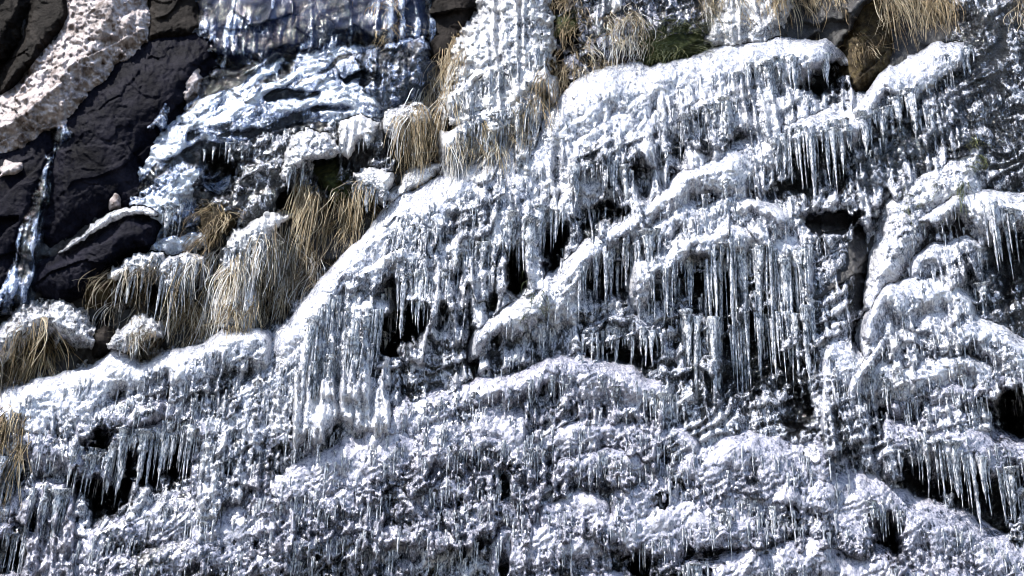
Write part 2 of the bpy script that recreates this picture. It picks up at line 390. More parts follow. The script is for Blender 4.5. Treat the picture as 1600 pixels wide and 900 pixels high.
ici('straight edged ice shelf over the dark left recess', [(192, 680), (250, 672), (310, 662)], 24, 78, 4.5)
ici('ice ledge at the left edge above thin hanging icicles', [(112, 700), (150, 706), (190, 704)], 16, 74, 4.5)
ici('ice ledge at the left edge above thin hanging icicles', [(0, 720), (40, 715)], 8, 80, 4)
ici('low ice lip in the bottom left corner over black rock', [(0, 840), (45, 838)], 9, 60, 4)
ici('white fall of merged icicles in the lower left', [(40, 765), (105, 770)], 10, 95, 5)
ici('tall pale curtain of merged icicles left of the black hollow', [(490, 500), (520, 455), (560, 500), (605, 460)], 24, 130, 4.2)
ici('tall pale curtain of merged icicles left of the black hollow', [(490, 560), (540, 540), (600, 520)], 14, 90, 4)
ici('white ice cap hooked over the black hollow', [(448, 262), (470, 256), (490, 250)], 8, 52, 3.5)
ici('ragged white ice cap under the lower right end of the frozen sheet', [(530, 222), (585, 205)], 8, 36, 3.5)
ici('small icy cap just above the long diagonal ice lip', [(552, 286), (604, 296)], 7, 50, 4)
ici('white ice shelf with dripping fringe over the left straw', [(180, 420), (230, 406), (320, 404)], 22, 62, 2.6)
ici('white lumpy ice above the central hanging straw', [(345, 400), (385, 370), (440, 362)], 20, 62, 2.6)
ici('smooth streaked blue white ice sheet over the upper left slope', [(258, 320), (285, 318)], 7, 60, 4)
ici('smooth streaked blue white ice sheet over the upper left slope', [(320, 236), (390, 216), (450, 200)], 14, 40, 3)
ici('tall frosted white ice pillar hanging over straw at the top centre', [(705, 150), (740, 140), (800, 100), (856, 70)], 24, 78, 4)
ici('tall frosted white ice pillar hanging over straw at the top centre', [(712, 200), (770, 180), (838, 150)], 20, 66, 4)
ici('broad white ice cap over straw at the left edge', [(10, 545), (60, 520), (110, 528)], 8, 30, 4)
ici('wide arching greyish lilac ice lip along the lower right', [(1360, 790), (1410, 800)], 7, 50, 4)
ici('wide arching greyish lilac ice lip along the lower right', [(1100, 800), (1180, 785), (1240, 790)], 10, 40, 3.5)
ici('lowest ice ledge in the bottom right corner', [(1065, 880), (1110, 876)], 6, 40, 4)


ici('white lumpy ice above the central hanging straw', [(380, 400), (440, 380), (470, 370)], 26, 110, 1.9)
ici('white ice shelf with dripping fringe over the left straw', [(200, 430), (280, 430), (330, 410)], 24, 100, 1.9)
ici('white dripping ice patch low in the central straw', [(345, 480), (400, 470)], 18, 60, 2.2)
ici('small white ice cap above the short left tuft', [(185, 530), (250, 526)], 10, 30, 1.8)
ici('white ice cap left of the straw beside the pillar', [(605, 200), (665, 185)], 12, 70, 1.9)
ici('tall frosted white ice pillar hanging over straw at the top centre', [(705, 230), (780, 215), (835, 180)], 22, 62, 2.2)
ici('lilac frosted ice with straw at the top right of the pillar', [(940, 60), (1000, 40)], 16, 60, 2.4)
for par_, ln, n_, len_, rad_ in ICI:          # the ice is hollow behind a row of free-hanging icicles
    if len_ < 56 or 'curtain of merged' in par_ or 'pillar' in par_ or 'merged' in par_: continue
    dk = 6 + 0.05 * len_
    pl = [(x, y + 8) for x, y in ln] + [(x + len_ * .06, y + len_ * .8) for x, y in ln[::-1]]
    sl = sub((min(p[0] for p in pl) - 30, min(p[1] for p in pl) - 30, max(p[0] for p in pl) + 30, max(p[1] for p in pl) + 30))
    d = sdist(pl, PX[sl] + wx[sl] * .5, PY[sl] + wy[sl] * .5)
    kk = ss(-8, 14, d) * 0.36
    R[sl] -= 0.16 * kk; CARVE[sl] = np.maximum(CARVE[sl], kk)

def poly_layer(name, poly, P, edge, mat, label, cat, group=None, kind='rock', frost=0.8, base=0.0, flute=0.0, knob=1.0, gap=0.0, rag=7.0, tilt=(0, 0), facet=1.0, panel=0.0, scal=0.0, streak=0.0, vstreak=0.0):
    xs = [p[0] for p in poly]; ys = [p[1] for p in poly]
    sl = sub((min(xs) - 26, min(ys) - 26, max(xs) + 26, max(ys) + 26))
    x, y = PX[sl], PY[sl]
    d = sdist(poly, x + wx[sl] * .35, y + wy[sl] * .35) + rag * (MID[sl] * .9 + FINE[sl] * .5)
    t = np.clip(d / edge, -1.5, 1)
    prof = np.where(t > 0, np.sqrt(np.clip(1 - (1 - t) ** 2, 0, 1)) if kind != 'rock' else np.minimum(t * 1.5, .72 + .28 * t), 2.2 * t)
    cx, cy = sum(xs) / len(xs), sum(ys) / len(ys)
    H = base + P * prof + tilt[0] * (x - cx) / 200 + tilt[1] * (y - cy) / 200
    if kind == 'rock':
        H = H + rockrel(sl, facet)
        if panel: H = H + panel * (0.8 * FD[sl] + 0.05 * vn(VX[sl] / 40, y / 140, 81) + 0.03 * FLr[sl] + 0.02 * CRK[sl])
        FR = np.zeros_like(H)
    else:
        H = H + knob * (0.035 * (K1[sl] - .6) + 0.036 * (K2[sl] - .6) + 0.026 * (K3[sl] - .6) + 0.016 * (K4[sl] - .5)) + 0.012 * FINE[sl]
        H = H + flute * (0.05 * FLr[sl] + 0.028 * FL2[sl] + 0.016 * CRK[sl]) - gap * ss(0.0, 0.5, -FL1[sl] + 0.5 * MID[sl])
        H = H + scal * (0.075 * SCAL[sl] + 0.022 * SC2[sl])
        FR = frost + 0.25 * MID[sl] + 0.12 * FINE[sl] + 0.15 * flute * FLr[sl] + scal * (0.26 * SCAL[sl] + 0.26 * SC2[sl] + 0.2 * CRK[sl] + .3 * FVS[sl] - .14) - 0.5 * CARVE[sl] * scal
        H = H - scal * 0.45 * HOLE[sl]
        if vstreak:
            vs_ = fbm((VX[sl] + wx[sl] * .5) / 10, y / 150, 3, 91, .6) + .6 * fbm(VX[sl] / 34, y / 160, 2, 92)
            FR = FR + vstreak * vs_ + .25 * MID[sl] + .2 * CRK[sl]; H = H + 0.04 * vs_ + .10 * FD[sl] + .04 * FB[sl] + .02 * CRK[sl]
        if streak:
            st = fbm((x * .92 - y * .38 + wx[sl]) / 150, (x * .42 + y * .9 + 1.5 * wy[sl]) / 13, 3, 83, .6) + .5 * fbm((x * .9 - y * .4) / 230, (x * .42 + y * .9) / 45, 2, 84)
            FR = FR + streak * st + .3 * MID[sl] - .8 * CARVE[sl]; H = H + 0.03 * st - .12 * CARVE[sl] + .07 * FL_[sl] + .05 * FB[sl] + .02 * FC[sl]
    layers.append((name, sl, H, FR, mat, label, cat, group, kind))

BANDS = []
def hash_(t): return sum((i + 1) * ord(ch) for i, ch in enumerate(t))
GI = 'tiers of the frozen waterfall'
def band(pts, P, hl, cur, Lc, label, name='ice_tier', mat=None, frost=0.72, gap=0.0, flute=1.0, back=0.0, cfrost=0.38, scal=1.0, end=30, hls=None):
    """one tier of ice: a rounded lip along a line and the fluted ice falling from it"""
    pts = sorted(pts); xs = np.array([p[0] for p in pts], float); ys = np.array([p[1] for p in pts], float)
    x0, x1 = xs[0] - 16, xs[-1] + 16
    sl = sub((x0, ys.min() - 30, x1, ys.max() + hl + Lc + 40))
    x, y = PX[sl], PY[sl]
    yl = np.interp(x, xs, ys) + 7 * fbm(x / 26, 0 * x + 3, 3, 71) + 7 * (K2[sl] - .6) + 4 * (K3[sl] - .6) + 4 * wx[sl] / 14
    t = y - yl
    win = np.minimum(ss(x0, x0 + end, x), 1 - ss(x1 - end, x1, x))
    sd_ = abs(hash_(label)) % 50
    flute = flute * (1 - .45 * float(np.interp(ys.mean(), [480, 640], [0, 1]))) if scal else flute
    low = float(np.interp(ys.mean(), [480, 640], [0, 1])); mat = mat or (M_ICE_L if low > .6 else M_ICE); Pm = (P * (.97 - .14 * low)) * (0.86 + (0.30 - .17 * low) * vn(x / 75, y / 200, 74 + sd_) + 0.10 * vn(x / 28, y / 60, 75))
    lh = hl * (1 + .32 * low) * (1 + (0.50 - .25 * low) * vn(x / (55 + 40 * low), 0 * x + sd_, 72) + 0.2 * vn(x / 19, 0 * x, 76))
    if hls: lh = lh * np.interp(x, *hls)
    ll = Lc * (1 + (0.3 if scal else .12) * vn(x / 33, 0 * x + 5, 73) + (0.25 if scal else .1) * FL1[sl])
    tt = np.clip(t / (lh * 0.75), -1, 1)
    lip = np.where(tt > 0, np.sqrt(np.clip(1 - (1 - tt) ** 2, 0, 1)), 14 * tt)
    # below the lip the ice steps back into a curtain, sharply here and softly there
    so = 0.5 + 0.5 * vn(x / 60, y / 90, 77 + sd_)
    dn = ss(lh * 0.8, lh * (1.2 + 1.3 * so + .2 * low), t + 9 * CRK[sl] + 6 * MID[sl])
    flush = 0.08 if (gap == 0 and cur > .035) else 0.0
    cu = cur + flush + 0.09 * np.clip(vn(x / 50, y / 60, 78 + sd_), -.4, 1) + 0.05 * np.clip((t - lh) / Lc, 0, 1)
    h = Pm * lip * (1 - dn) + dn * cu
    kn = (1 - .5 * low) * (0.050 * (K1[sl] - .6) + 0.040 * (K2[sl] - .6)) + (1 - .45 * low) * (0.022 * (K3[sl] - .6) + 0.010 * (K4[sl] - .5)) + 0.008 * FINE[sl] + 0.03 * MID[sl] + 0.012 * SC2[sl]
    cf = flute * (0.052 * FLr[sl] + 0.026 * FL2[sl] + 0.042 * CRK[sl]) + scal * ((0.07 - .025 * low) * SCAL[sl] + 0.022 * SC2[sl]) + (0.026 - .012 * low) * (K3[sl] - .5) + 0.012 * (K4[sl] - .5) + 0.010 * FINE[sl] + .022 * FVS[sl]
    h = h + kn * (1 - dn) + cf * dn
    h = h + dn * low * .05 * (CRK[sl] + FINE[sl])
    h = h - dn * gap * ss(-0.15, 0.45, -FL1[sl] + 0.9 * MID[sl])
    h = h - 0.5 * ss(0, 26 if scal else 70, t - lh - ll) - (1 - win) * 0.45 - back
    h = h - dn * HOLE[sl] * 0.75 - (1 - dn) * HOLE[sl] * 0.08
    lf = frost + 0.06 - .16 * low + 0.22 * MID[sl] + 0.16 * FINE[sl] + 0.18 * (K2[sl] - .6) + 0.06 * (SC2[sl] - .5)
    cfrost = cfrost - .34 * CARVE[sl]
    lf = np.minimum(lf, .84 + .1 * MID[sl])
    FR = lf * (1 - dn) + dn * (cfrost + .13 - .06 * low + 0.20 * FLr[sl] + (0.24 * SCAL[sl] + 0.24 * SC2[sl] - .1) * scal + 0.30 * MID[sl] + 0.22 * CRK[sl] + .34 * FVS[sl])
    if scal: BANDS.append((label, xs, ys, hl, gap))
    layers.append((name, sl, h, FR, mat, label, 'ice', GI, 'ice', np.clip((1 - dn) * (0.75 + .35 * low + .5 * MID[sl]), 0, 1.3)))

# ------------------------------------------------------------------ rocks (upper left and top)
GR = 'rocks of the cliff beside the ice'
poly_layer('boulder', [(-330, 190), (-60, 180), (0, 165), (20, 140), (50, 115), (75, 80), (111, 44), (91, 10), (91, -190), (232, -190), (228, 50), (216, 68), (189, 88), (162, 125), (135, 138), (111, 169), (88, 189), (68, 200), (20, 230), (-60, 250), (-330, 260)],
           .36, 80, M_PALE, 'pale pinkish sunlit boulder in the upper left corner', 'boulder', GR, tilt=(.05, -.05), rag=20, facet=1.5)
poly_layer('boulder', [(-330, -190), (50, -190), (44, 10), (22, 64), (0, 92), (-60, 120), (-330, 130)], .22, 30, M_BROWN, 'grey brown rock at the very corner left of the pale boulder', 'boulder', GR)
poly_layer('rock_slab', [(54, -190), (95, -190), (108, 25), (78, 66), (20, 132), (2, 142), (12, 100), (38, 60)], .16, 16, M_BROWN, 'narrow dark brown slab wedged along the pale boulder', 'rock', GR)
poly_layer('rock_slab', [(112, 190), (150, 142), (190, 108), (250, 70), (335, 56), (340, 100), (300, 150), (275, 200), (240, 225), (230, 270), (245, 320), (200, 332), (130, 352), (75, 398), (62, 352), (78, 270)],
           .16, 50, M_SLATE, 'large dark slate slab between the pale boulder and the sheet of ice', 'rock', GR, tilt=(-.08, -.12))
poly_layer('boulder', [(232, -190), (320, -190), (318, 45), (268, 62), (228, 66)], .14, 22, M_BROWN, 'dark brown rock right of the pale boulder under the top edge', 'boulder', GR)
poly_layer('boulder', [(56, 415), (100, 390), (150, 352), (200, 332), (240, 335), (256, 352), (235, 392), (195, 405), (168, 432), (130, 462), (90, 472), (58, 450)],
           .30, 34, M_SLATE, 'rounded dark boulder with a white ice rim above the hanging straw', 'boulder', GR, tilt=(0, -.1))
poly_layer('rock_slab', [(-330, 270), (30, 240), (70, 205), (90, 230), (50, 330), (20, 430), (0, 480), (-330, 480)], .10, 24, M_SLATE, 'dark slate slab left of the narrow frozen trickle', 'rock', GR)
poly_layer('boulder', [(-8, 258), (10, 246), (36, 250), (40, 268), (20, 280), (-8, 278)], .2, 14, M_PALE, 'small pale rock below the pale boulder at the left edge', 'boulder', GR)
poly_layer('boulder', [(165, 312), (180, 292), (196, 302), (190, 326), (172, 330)], .16, 12, M_PALE, 'small pink white stone perched on the dark slate slab', 'boulder', GR)
poly_layer('boulder', [(268, 130), (280, 85), (318, 72), (324, 110), (316, 150), (285, 160)], .14, 24, M_PALE, 'pale rock knob at the top of the frozen sheet', 'boulder', GR, rag=15)
poly_layer('rock_slab', [(318, -190), (664, -190), (668, 55), (560, 62), (480, 72), (420, 92), (340, 84), (318, 40)], .12, 18, M_BLUE, 'bluish glazed rock wall at the top above the frozen sheet', 'rock', GR, facet=.2, panel=.10)
poly_layer('boulder', [(665, -190), (735, -190), (732, 30), (705, 90), (680, 100), (664, 60)], .10, 20, M_BROWN, 'dark split rock at the top left of the white ice pillar', 'boulder', GR)
poly_layer('boulder', [(1328, 45), (1345, 15), (1385, -10), (1400, -40), (1340, -30), (1318, 10)], .34, 16, M_ROCKICE, 'dark wet stone among the straw at the top right', 'boulder', GR)
poly_layer('boulder', [(138, 520), (165, 500), (180, 515), (172, 545), (150, 550)], .22, 14, M_BROWN, 'small brown stone beside the left ice cap', 'boulder', GR)
poly_layer('rock_slab', [(1262, 360), (1335, 365), (1342, 400), (1340, 500), (1270, 520), (1258, 440)], .06, 10, M_ROCKICE, 'dark square rock face beside the long icicles', 'rock', GR)
poly_layer('boulder', [(840, -190), (950, -190), (940, 40), (905, 110), (868, 100), (858, 20)], .03, 20, M_BROWN, 'dark mossy rock right of the white ice pillar', 'boulder', GR)

# ------------------------------------------------------------------ moss cushions
GM = 'moss cushions on the cliff'
for poly, lab in [([(1005, 60), (1040, 42), (1100, 48), (1104, 80), (1060, 100), (1015, 98)], 'dark green moss cushion above the top ice lip'),
                  ([(498, 280), (530, 262), (560, 280), (548, 312), (510, 316)], 'olive moss patch beside the black hollow'),
                  ([(130, 440), (175, 415), (215, 400), (215, 440), (180, 480), (140, 480)], 'olive brown moss under the rounded boulder'),
                  ([(862, 20), (905, 5), (925, 40), (890, 66), (862, 60)], 'olive moss right of the top of the white ice pillar'),
                  ([(590, -20), (632, -30), (636, 40), (606, 52)], 'yellow green moss on the bluish wall at the top'),
                  ([(310, 330), (350, 315), (380, 350), (330, 380)], 'brown moss below the middle hollow of the frozen sheet'),
                  ([(1330, -20), (1420, -60), (1380, 100), (1335, 130)], 'brown moss behind the long straw at the top right')]:
    poly_layer('moss', poly, .12, 20, M_BROWNMOSS if 'brown moss' in lab else M_MOSS, lab, 'moss', GM, base=-.02)

# ------------------------------------------------------------------ ice caps and sheets (upper left)
GC = 'ice caps and sheets on the upper rocks'
def cap(name, poly, P, edge, lab, mat=None, **k):
    poly_layer(name, poly, P, edge, mat or M_FROST, lab, 'ice', GC, kind='ice', **k)
cap('ice_sheet', [(322, 62), (345, 92), (430, 92), (500, 72), (570, 62), (662, 58), (672, 95), (640, 140), (590, 172), (530, 184), (455, 200), (410, 220), (340, 240), (300, 300), (282, 360), (268, 392), (252, 388), (258, 330), (230, 338), (228, 280), (262, 210), (305, 150), (325, 110)],
      .11, 46, 'smooth streaked blue white ice sheet over the upper left slope', M_SHEET, frost=.66, knob=.6, base=.05, tilt=(0, .06), rag=30, streak=1.5)
cap('ice_sheet', [(318, -190), (664, -190), (666, 50), (560, 66), (480, 76), (420, 92), (340, 84), (316, 40)], .06, 20, 'thin vertical ice streaks frozen on the bluish rock wall', M_SHEET, frost=.20, knob=.6, base=.12, vstreak=.9, rag=10, gap=.0)
cap('ice_sheet', [(96, 196), (62, 260), (40, 330), (20, 400), (-5, 480), (40, 470), (62, 390), (76, 320), (92, 250), (108, 200)], .10, 24, 'narrow bluish frozen trickle down the dark left slab', M_SHEET, frost=.14, knob=.5, base=.03, rag=12, flute=.3, vstreak=.6)
cap('ice_sheet', [(250, 150), (262, 90), (276, 95), (272, 150), (255, 200), (222, 210)], .10, 14, 'short frozen trickle on the slate slab beside the pale rock knob', M_SHEET, frost=.42, knob=.5, base=.10, rag=10)
cap('ice_crust', [(62, 408), (100, 386), (150, 347), (185, 328), (225, 324), (248, 333), (246, 339), (200, 335), (153, 355), (103, 392), (66, 415)], .26, 7, 'thin white ice rim along the rounded dark boulder', frost=.62, base=.05, rag=8)
cap('ice_crust', [(438, 282), (446, 240), (460, 212), (482, 198), (502, 210), (524, 214), (534, 236), (508, 246), (480, 258), (462, 272), (452, 290)], .34, 14, 'white ice cap hooked over the black hollow', frost=.75, rag=12, knob=2)
cap('ice_crust', [(596, 205), (602, 174), (628, 158), (660, 164), (668, 184), (642, 192), (618, 218)], .30, 14, 'white ice cap left of the straw beside the pillar', frost=.75, rag=12, knob=2)
cap('ice_crust', [(524, 236), (526, 192), (560, 178), (592, 190), (582, 226), (560, 222), (545, 246)], .24, 14, 'ragged white ice cap under the lower right end of the frozen sheet', frost=.85, flute=.5)
cap('ice_crust', [(546, 268), (578, 260), (612, 276), (604, 330), (586, 320), (575, 300), (556, 300)], .28, 14, 'small icy cap just above the long diagonal ice lip', frost=.8, flute=.5)
cap('ice_crust', [(166, 436), (178, 414), (212, 396), (262, 392), (322, 394), (332, 408), (300, 424), (285, 460), (250, 470), (238, 430), (205, 418), (182, 440)], .30, 12, 'white ice shelf with dripping fringe over the left straw', frost=.9, flute=.8, rag=13, knob=1.7)
cap('ice_crust', [(338, 410), (362, 356), (392, 342), (420, 330), (456, 338), (440, 360), (430, 384), (390, 394), (378, 440), (350, 450)], .30, 14, 'white lumpy ice above the central hanging straw', frost=.95, flute=.8, rag=13, knob=1.7)
cap('ice_crust', [(345, 520), (330, 470), (362, 462), (390, 440), (400, 470), (380, 520)], .22, 12, 'white dripping ice patch low in the central straw', frost=.85, flute=.9, gap=.08)
cap('ice_crust', [(172, 538), (186, 512), (215, 502), (250, 508), (258, 528), (225, 530), (195, 546)], .30, 12, 'small white ice cap above the short left tuft', frost=.75, rag=12, knob=2)
cap('ice_crust', [(-120, 560), (-60, 520), (0, 512), (38, 482), (95, 472), (135, 490), (152, 512), (146, 535), (125, 545), (100, 530), (70, 512), (40, 520), (15, 545), (-20, 590), (-120, 600)], .26, 22, 'broad white ice cap over straw at the left edge', frost=.72, rag=15, knob=2)
cap('ice_pillar', [(714, 60), (752, 20), (776, -60), (780, -190), (856, -190), (862, 60), (848, 130), (836, 184), (790, 222), (742, 252), (716, 236), (700, 172), (704, 110)], .26, 40,
    'tall frosted white ice pillar hanging over straw at the top centre', frost=.85, flute=.7, gap=.05, knob=1.7, scal=.8, rag=18)
cap('ice_crust', [(935, 70), (958, 30), (1000, 0), (1050, -190), (950, -190), (928, 20)], .16, 18, 'lilac frosted ice with straw at the top right of the pillar', frost=.7, flute=1.0, gap=.05)
cap('ice_crust', [(1106, 62), (1120, 20), (1140, -190), (1240, -190), (1230, 20), (1200, 62), (1150, 68)], .14, 18, 'pinkish frosted ice patch between straw tufts at the top edge', frost=.8, flute=.8, rag=13, knob=1.7)
cap('ice_crust', [(596, 340), (600, 300), (622, 296), (640, 270), (700, 250), (680, 275), (630, 310)], .16, 10, 'frost strip between the brown straw and the long diagonal lip', frost=.8)

# ------------------------------------------------------------------ the ice beneath the tiers
FALL = [(-330, 640), (60, 600), (200, 575), (420, 530), (520, 430), (640, 320), (800, 240), (910, 140), (1060, 110), (1300, 90), (1350, 150), (1500, 90), (1500, 220), (1400, 290), (1340, 380), (1350, 520), (1420, 420), (1520, 400), (1545, 560), (1600, 690), (1930, 800), (1930, 1090), (-330, 1090)]
infall = ss(-10, 60, sdist(FALL, PX, PY)); R = R * (1 - .5 * infall * (1 - CARVE)) - .12 * infall
poly_layer('frozen_waterfall', FALL,
           .16, 40, M_ICE, 'crinkled clear and white ice coating the rock beneath all the lips', 'ice', None, kind='ice', frost=.50, base=-.05, knob=.32, flute=.8, scal=1.2)
poly_layer('ice_glaze', [(1330, 140), (1400, 110), (1520, 60), (1500, -20), (1540, -190), (1930, -190), (1930, 330), (1600, 300), (1480, 300), (1420, 270), (1380, 300), (1340, 330), (1320, 240)],
           .14, 30, M_ICE, 'thin crumpled glaze of clear ice on the dark rock at the upper right', 'ice', None, kind='ice', frost=.20, base=-.02, knob=1.8, flute=.3, scal=1.3)
poly_layer('ice_glaze', [(305, 250), (340, 225), (420, 205), (520, 190), (600, 180), (640, 150), (660, 180), (630, 230), (600, 290), (540, 300), (470, 330), (420, 350), (330, 330), (290, 300)],
           .12, 24, M_ICE, 'dark lumpy clear ice below the frozen sheet around the hollows', 'ice', None, kind='ice', frost=.22, base=-.04, knob=1.8, flute=.4, scal=1.0)
poly_layer('ice_glaze', [(870, 60), (930, -190), (1110, -190), (1108, 50), (1000, 60), (960, 100), (900, 120)],
           .10, 24, M_ICE_L, 'purplish crumpled ice on dark rock between the pillar and the green moss', 'ice', None, kind='ice', frost=.32, base=-.02, knob=1.6, flute=.6, scal=1.0)
poly_layer('ice_glaze', [(1470, 330), (1560, 300), (1930, 310), (1930, 800), (1620, 690), (1530, 580), (1500, 480), (1480, 420)],
           .10, 24, M_ICE, 'speckled clear ice on dark rock behind the leaning icicles at the right edge', 'ice', None, kind='ice', frost=.20, base=-.05, knob=1.8, flute=.5, scal=1.1)
poly_layer('ice_glaze', [(560, 90), (600, 66), (668, 60), (672, 100), (645, 150), (600, 165), (570, 140)],
           .16, 20, M_SHEET, 'dark blue clear ice at the right end of the frozen sheet', 'ice', None, kind='ice', frost=.30, base=.06, knob=1.4, flute=.4, scal=.7)
# ------------------------------------------------------------------ tiers of the frozen fall
band([(405, 530), (450, 495), (500, 430), (560, 370), (620, 300), (700, 264), (780, 226), (850, 168), (900, 122), (950, 100), (1060, 92), (1110, 66), (1200, 60), (1290, 60), (1322, 80)],
     .30, 58, .10, 150, 'topmost long ice lip climbing diagonally to the straw at the top', frost=1.0, cfrost=.65, end=60, scal=.5, hls=([1160, 1270], [1, .42]))
band([(480, 470), (560, 412), (620, 386), (672, 362), (735, 340), (800, 324), (870, 304), (905, 252), (950, 228), (992, 248)],
     .30, 40, .08, 130, 'second diagonal ice lip hung with short icicles left of centre', frost=.8, cfrost=.5)
band([(732, 520), (793, 467), (817, 446), (867, 413), (928, 362), (985, 330), (1060, 268), (1130, 226), (1240, 182), (1340, 152), (1390, 102), (1460, 62), (1512, 60)],
     .33, 44, .06, 130, 'long diagonal ice lip with big icicles running up to the right', frost=.85, cfrost=.45, gap=.05)
band([(905, 505), (935, 494), (985, 490), (1030, 500), (1046, 512)], .24, 26, .03, 60, 'dark arched ice ledge tucked under the central icicles', frost=.35, gap=.08)
band([(985, 400), (1030, 380), (1060, 362), (1128, 340), (1195, 340), (1245, 362), (1275, 400)], .34, 50, .06, 250, 'broad ice brow above the curtain of longest icicles', frost=.72, gap=.06, cfrost=.4, scal=.3)
band([(560, 660), (640, 612), (700, 598), (770, 585), (827, 566), (867, 546), (918, 558), (980, 570), (1045, 590)], .32, 32, .07, 90, 'curved ice lip crossing the middle under the dark hollows', frost=.8, cfrost=.5)
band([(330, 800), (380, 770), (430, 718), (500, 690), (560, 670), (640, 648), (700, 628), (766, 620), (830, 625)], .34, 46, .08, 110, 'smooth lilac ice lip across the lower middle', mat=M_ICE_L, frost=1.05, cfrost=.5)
band([(800, 668), (868, 655), (970, 652), (1067, 664), (1100, 680)], .30, 26, .06, 80, 'thin ice lip right of the lilac one below a row of short icicles', frost=.8, cfrost=.42)
band([(950, 760), (1000, 735), (1040, 715), (1080, 690), (1161, 663), (1222, 674), (1238, 682), (1276, 668), (1312, 690)], .34, 44, .07, 60, 'bulging ice ledge at the foot of the longest icicles', frost=.78, cfrost=.35)
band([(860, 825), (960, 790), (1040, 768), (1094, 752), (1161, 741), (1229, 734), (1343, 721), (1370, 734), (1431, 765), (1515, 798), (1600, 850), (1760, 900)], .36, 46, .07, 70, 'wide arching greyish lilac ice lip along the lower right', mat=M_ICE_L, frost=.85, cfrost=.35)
band([(1060, 870), (1140, 850), (1200, 830), (1290, 825), (1400, 860), (1500, 880), (1600, 905), (1760, 960)], .40, 40, .10, 160, 'lowest ice ledge in the bottom right corner', frost=.7, cfrost=.4)
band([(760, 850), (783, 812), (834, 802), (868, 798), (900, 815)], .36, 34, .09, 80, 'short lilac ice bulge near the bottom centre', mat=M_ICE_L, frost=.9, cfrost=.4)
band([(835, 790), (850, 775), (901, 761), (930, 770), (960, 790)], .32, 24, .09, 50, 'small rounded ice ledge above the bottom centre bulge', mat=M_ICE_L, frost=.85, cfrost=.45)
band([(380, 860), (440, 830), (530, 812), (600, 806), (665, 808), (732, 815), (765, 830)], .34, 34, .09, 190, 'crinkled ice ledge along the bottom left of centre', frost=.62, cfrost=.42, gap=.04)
band([(560, 755), (620, 735), (700, 728), (780, 735), (840, 750)], .30, 26, .09, 70, 'rough ice ledge with glassy lumps below the lilac lip', frost=.66, cfrost=.5)
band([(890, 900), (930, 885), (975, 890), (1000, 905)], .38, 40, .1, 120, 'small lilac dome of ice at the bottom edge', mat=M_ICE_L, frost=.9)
band([(704, 135), (740, 102), (790, 84), (852, 92), (862, 110)], .24, 26, .05, 70, 'upper frosted fringe across the white ice pillar', mat=M_FROST, frost=.9, cfrost=.55, gap=.06, scal=.4, back=-.10, end=14)
band([(696, 200), (730, 178), (790, 160), (842, 140)], .24, 22, .05, 70, 'lower frosted fringe across the white ice pillar', mat=M_FROST, frost=.9, cfrost=.5, gap=.08, scal=.4, back=-.10, end=14)
band([(885, 222), (930, 188), (985, 165), (1060, 156), (1127, 136), (1152, 150)], .33, 26, .12, 50, 'inner ice lip lying just under the crest of the topmost lip', frost=.82, cfrost=.45)
band([(590, 345), (640, 322), (700, 296), (770, 272), (830, 250)], .30, 24, .12, 50, 'low ice ripple between the topmost lip and the second lip', frost=.72, cfrost=.45)
band([(1000, 352), (1060, 312), (1130, 298), (1200, 310), (1242, 336)], .34, 26, .10, 40, 'narrow ice ripple between the long diagonal lip and the broad brow', frost=.72, cfrost=.4)
band([(345, 850), (420, 800), (500, 762), (565, 742)], .33, 22, .09, 50, 'thin ice ripple directly below the left end of the lilac lip', frost=.7, cfrost=.4)
band([(620, 700), (700, 690), (770, 672), (850, 684)], .34, 22, .09, 40, 'faint ice ripple under the middle of the lilac lip', frost=.72, cfrost=.4)
band([(860, 712), (950, 694), (1030, 700), (1062, 715)], .32, 22, .09, 40, 'short ice ripple left of the ledge at the foot of the longest icicles', frost=.7, cfrost=.4)
band([(1075, 812), (1150, 794), (1230, 786), (1335, 800), (1370, 815)], .38, 22, .09, 30, 'long thin ice ripple inside the greyish lilac arch', frost=.68, cfrost=.3)
band([(660, 800), (720, 778), (790, 770), (840, 782)], .34, 22, .09, 40, 'small ice ripple above the crinkled bottom ledge', frost=.68, cfrost=.4)
band([(1385, 620), (1430, 596), (1490, 590), (1530, 600)], .35, 20, .06, 30, 'thin ice ripple above the small glassy lump', frost=.66, cfrost=.3)
band([(1420, 395), (1460, 372), (1510, 362), (1545, 380)], .33, 24, .08, 40, 'thin ice ripple on the right between the leaning icicles and the round bulge', frost=.7, cfrost=.35)
# right-hand mass
poly_layer('ice_tier', [(1330, 535), (1348, 475), (1372, 405), (1388, 320), (1428, 272), (1500, 236), (1538, 222), (1545, 250), (1535, 310), (1470, 330), (1430, 400), (1385, 450), (1362, 530), (1345, 552)],
           .26, 40, M_ICE, 'ice shoulder on the right of the dark vertical cleft', 'ice', GI, kind='ice', frost=.80, base=.0, knob=1.1, flute=.4, scal=.5)
band([(1395, 350), (1450, 322), (1490, 300), (1535, 290), (1600, 297), (1700, 300), (1800, 330)], .36, 34, .02, 70, 'ice lip at the right edge above the long leaning icicles', frost=.75, cfrost=.2, gap=.12)
band([(1345, 490), (1385, 442), (1430, 420), (1490, 430), (1528, 470)], .33, 40, .10, 70, 'rounded ice bulge on the right below the shoulder', frost=.78, cfrost=.5)
band([(1318, 590), (1360, 540), (1400, 500), (1460, 472), (1510, 482), (1565, 505), (1620, 540)], .33, 36, .07, 60, 'sloping ice band on the right above the speckled dark ice', frost=.72, cfrost=.4)
band([(1278, 560), (1300, 520), (1325, 512), (1345, 540), (1420, 555), (1480, 548), (1560, 560)], .34, 40, .08, 110, 'knobby ice ledge spreading right from the foot of the cleft', frost=.72, cfrost=.38)
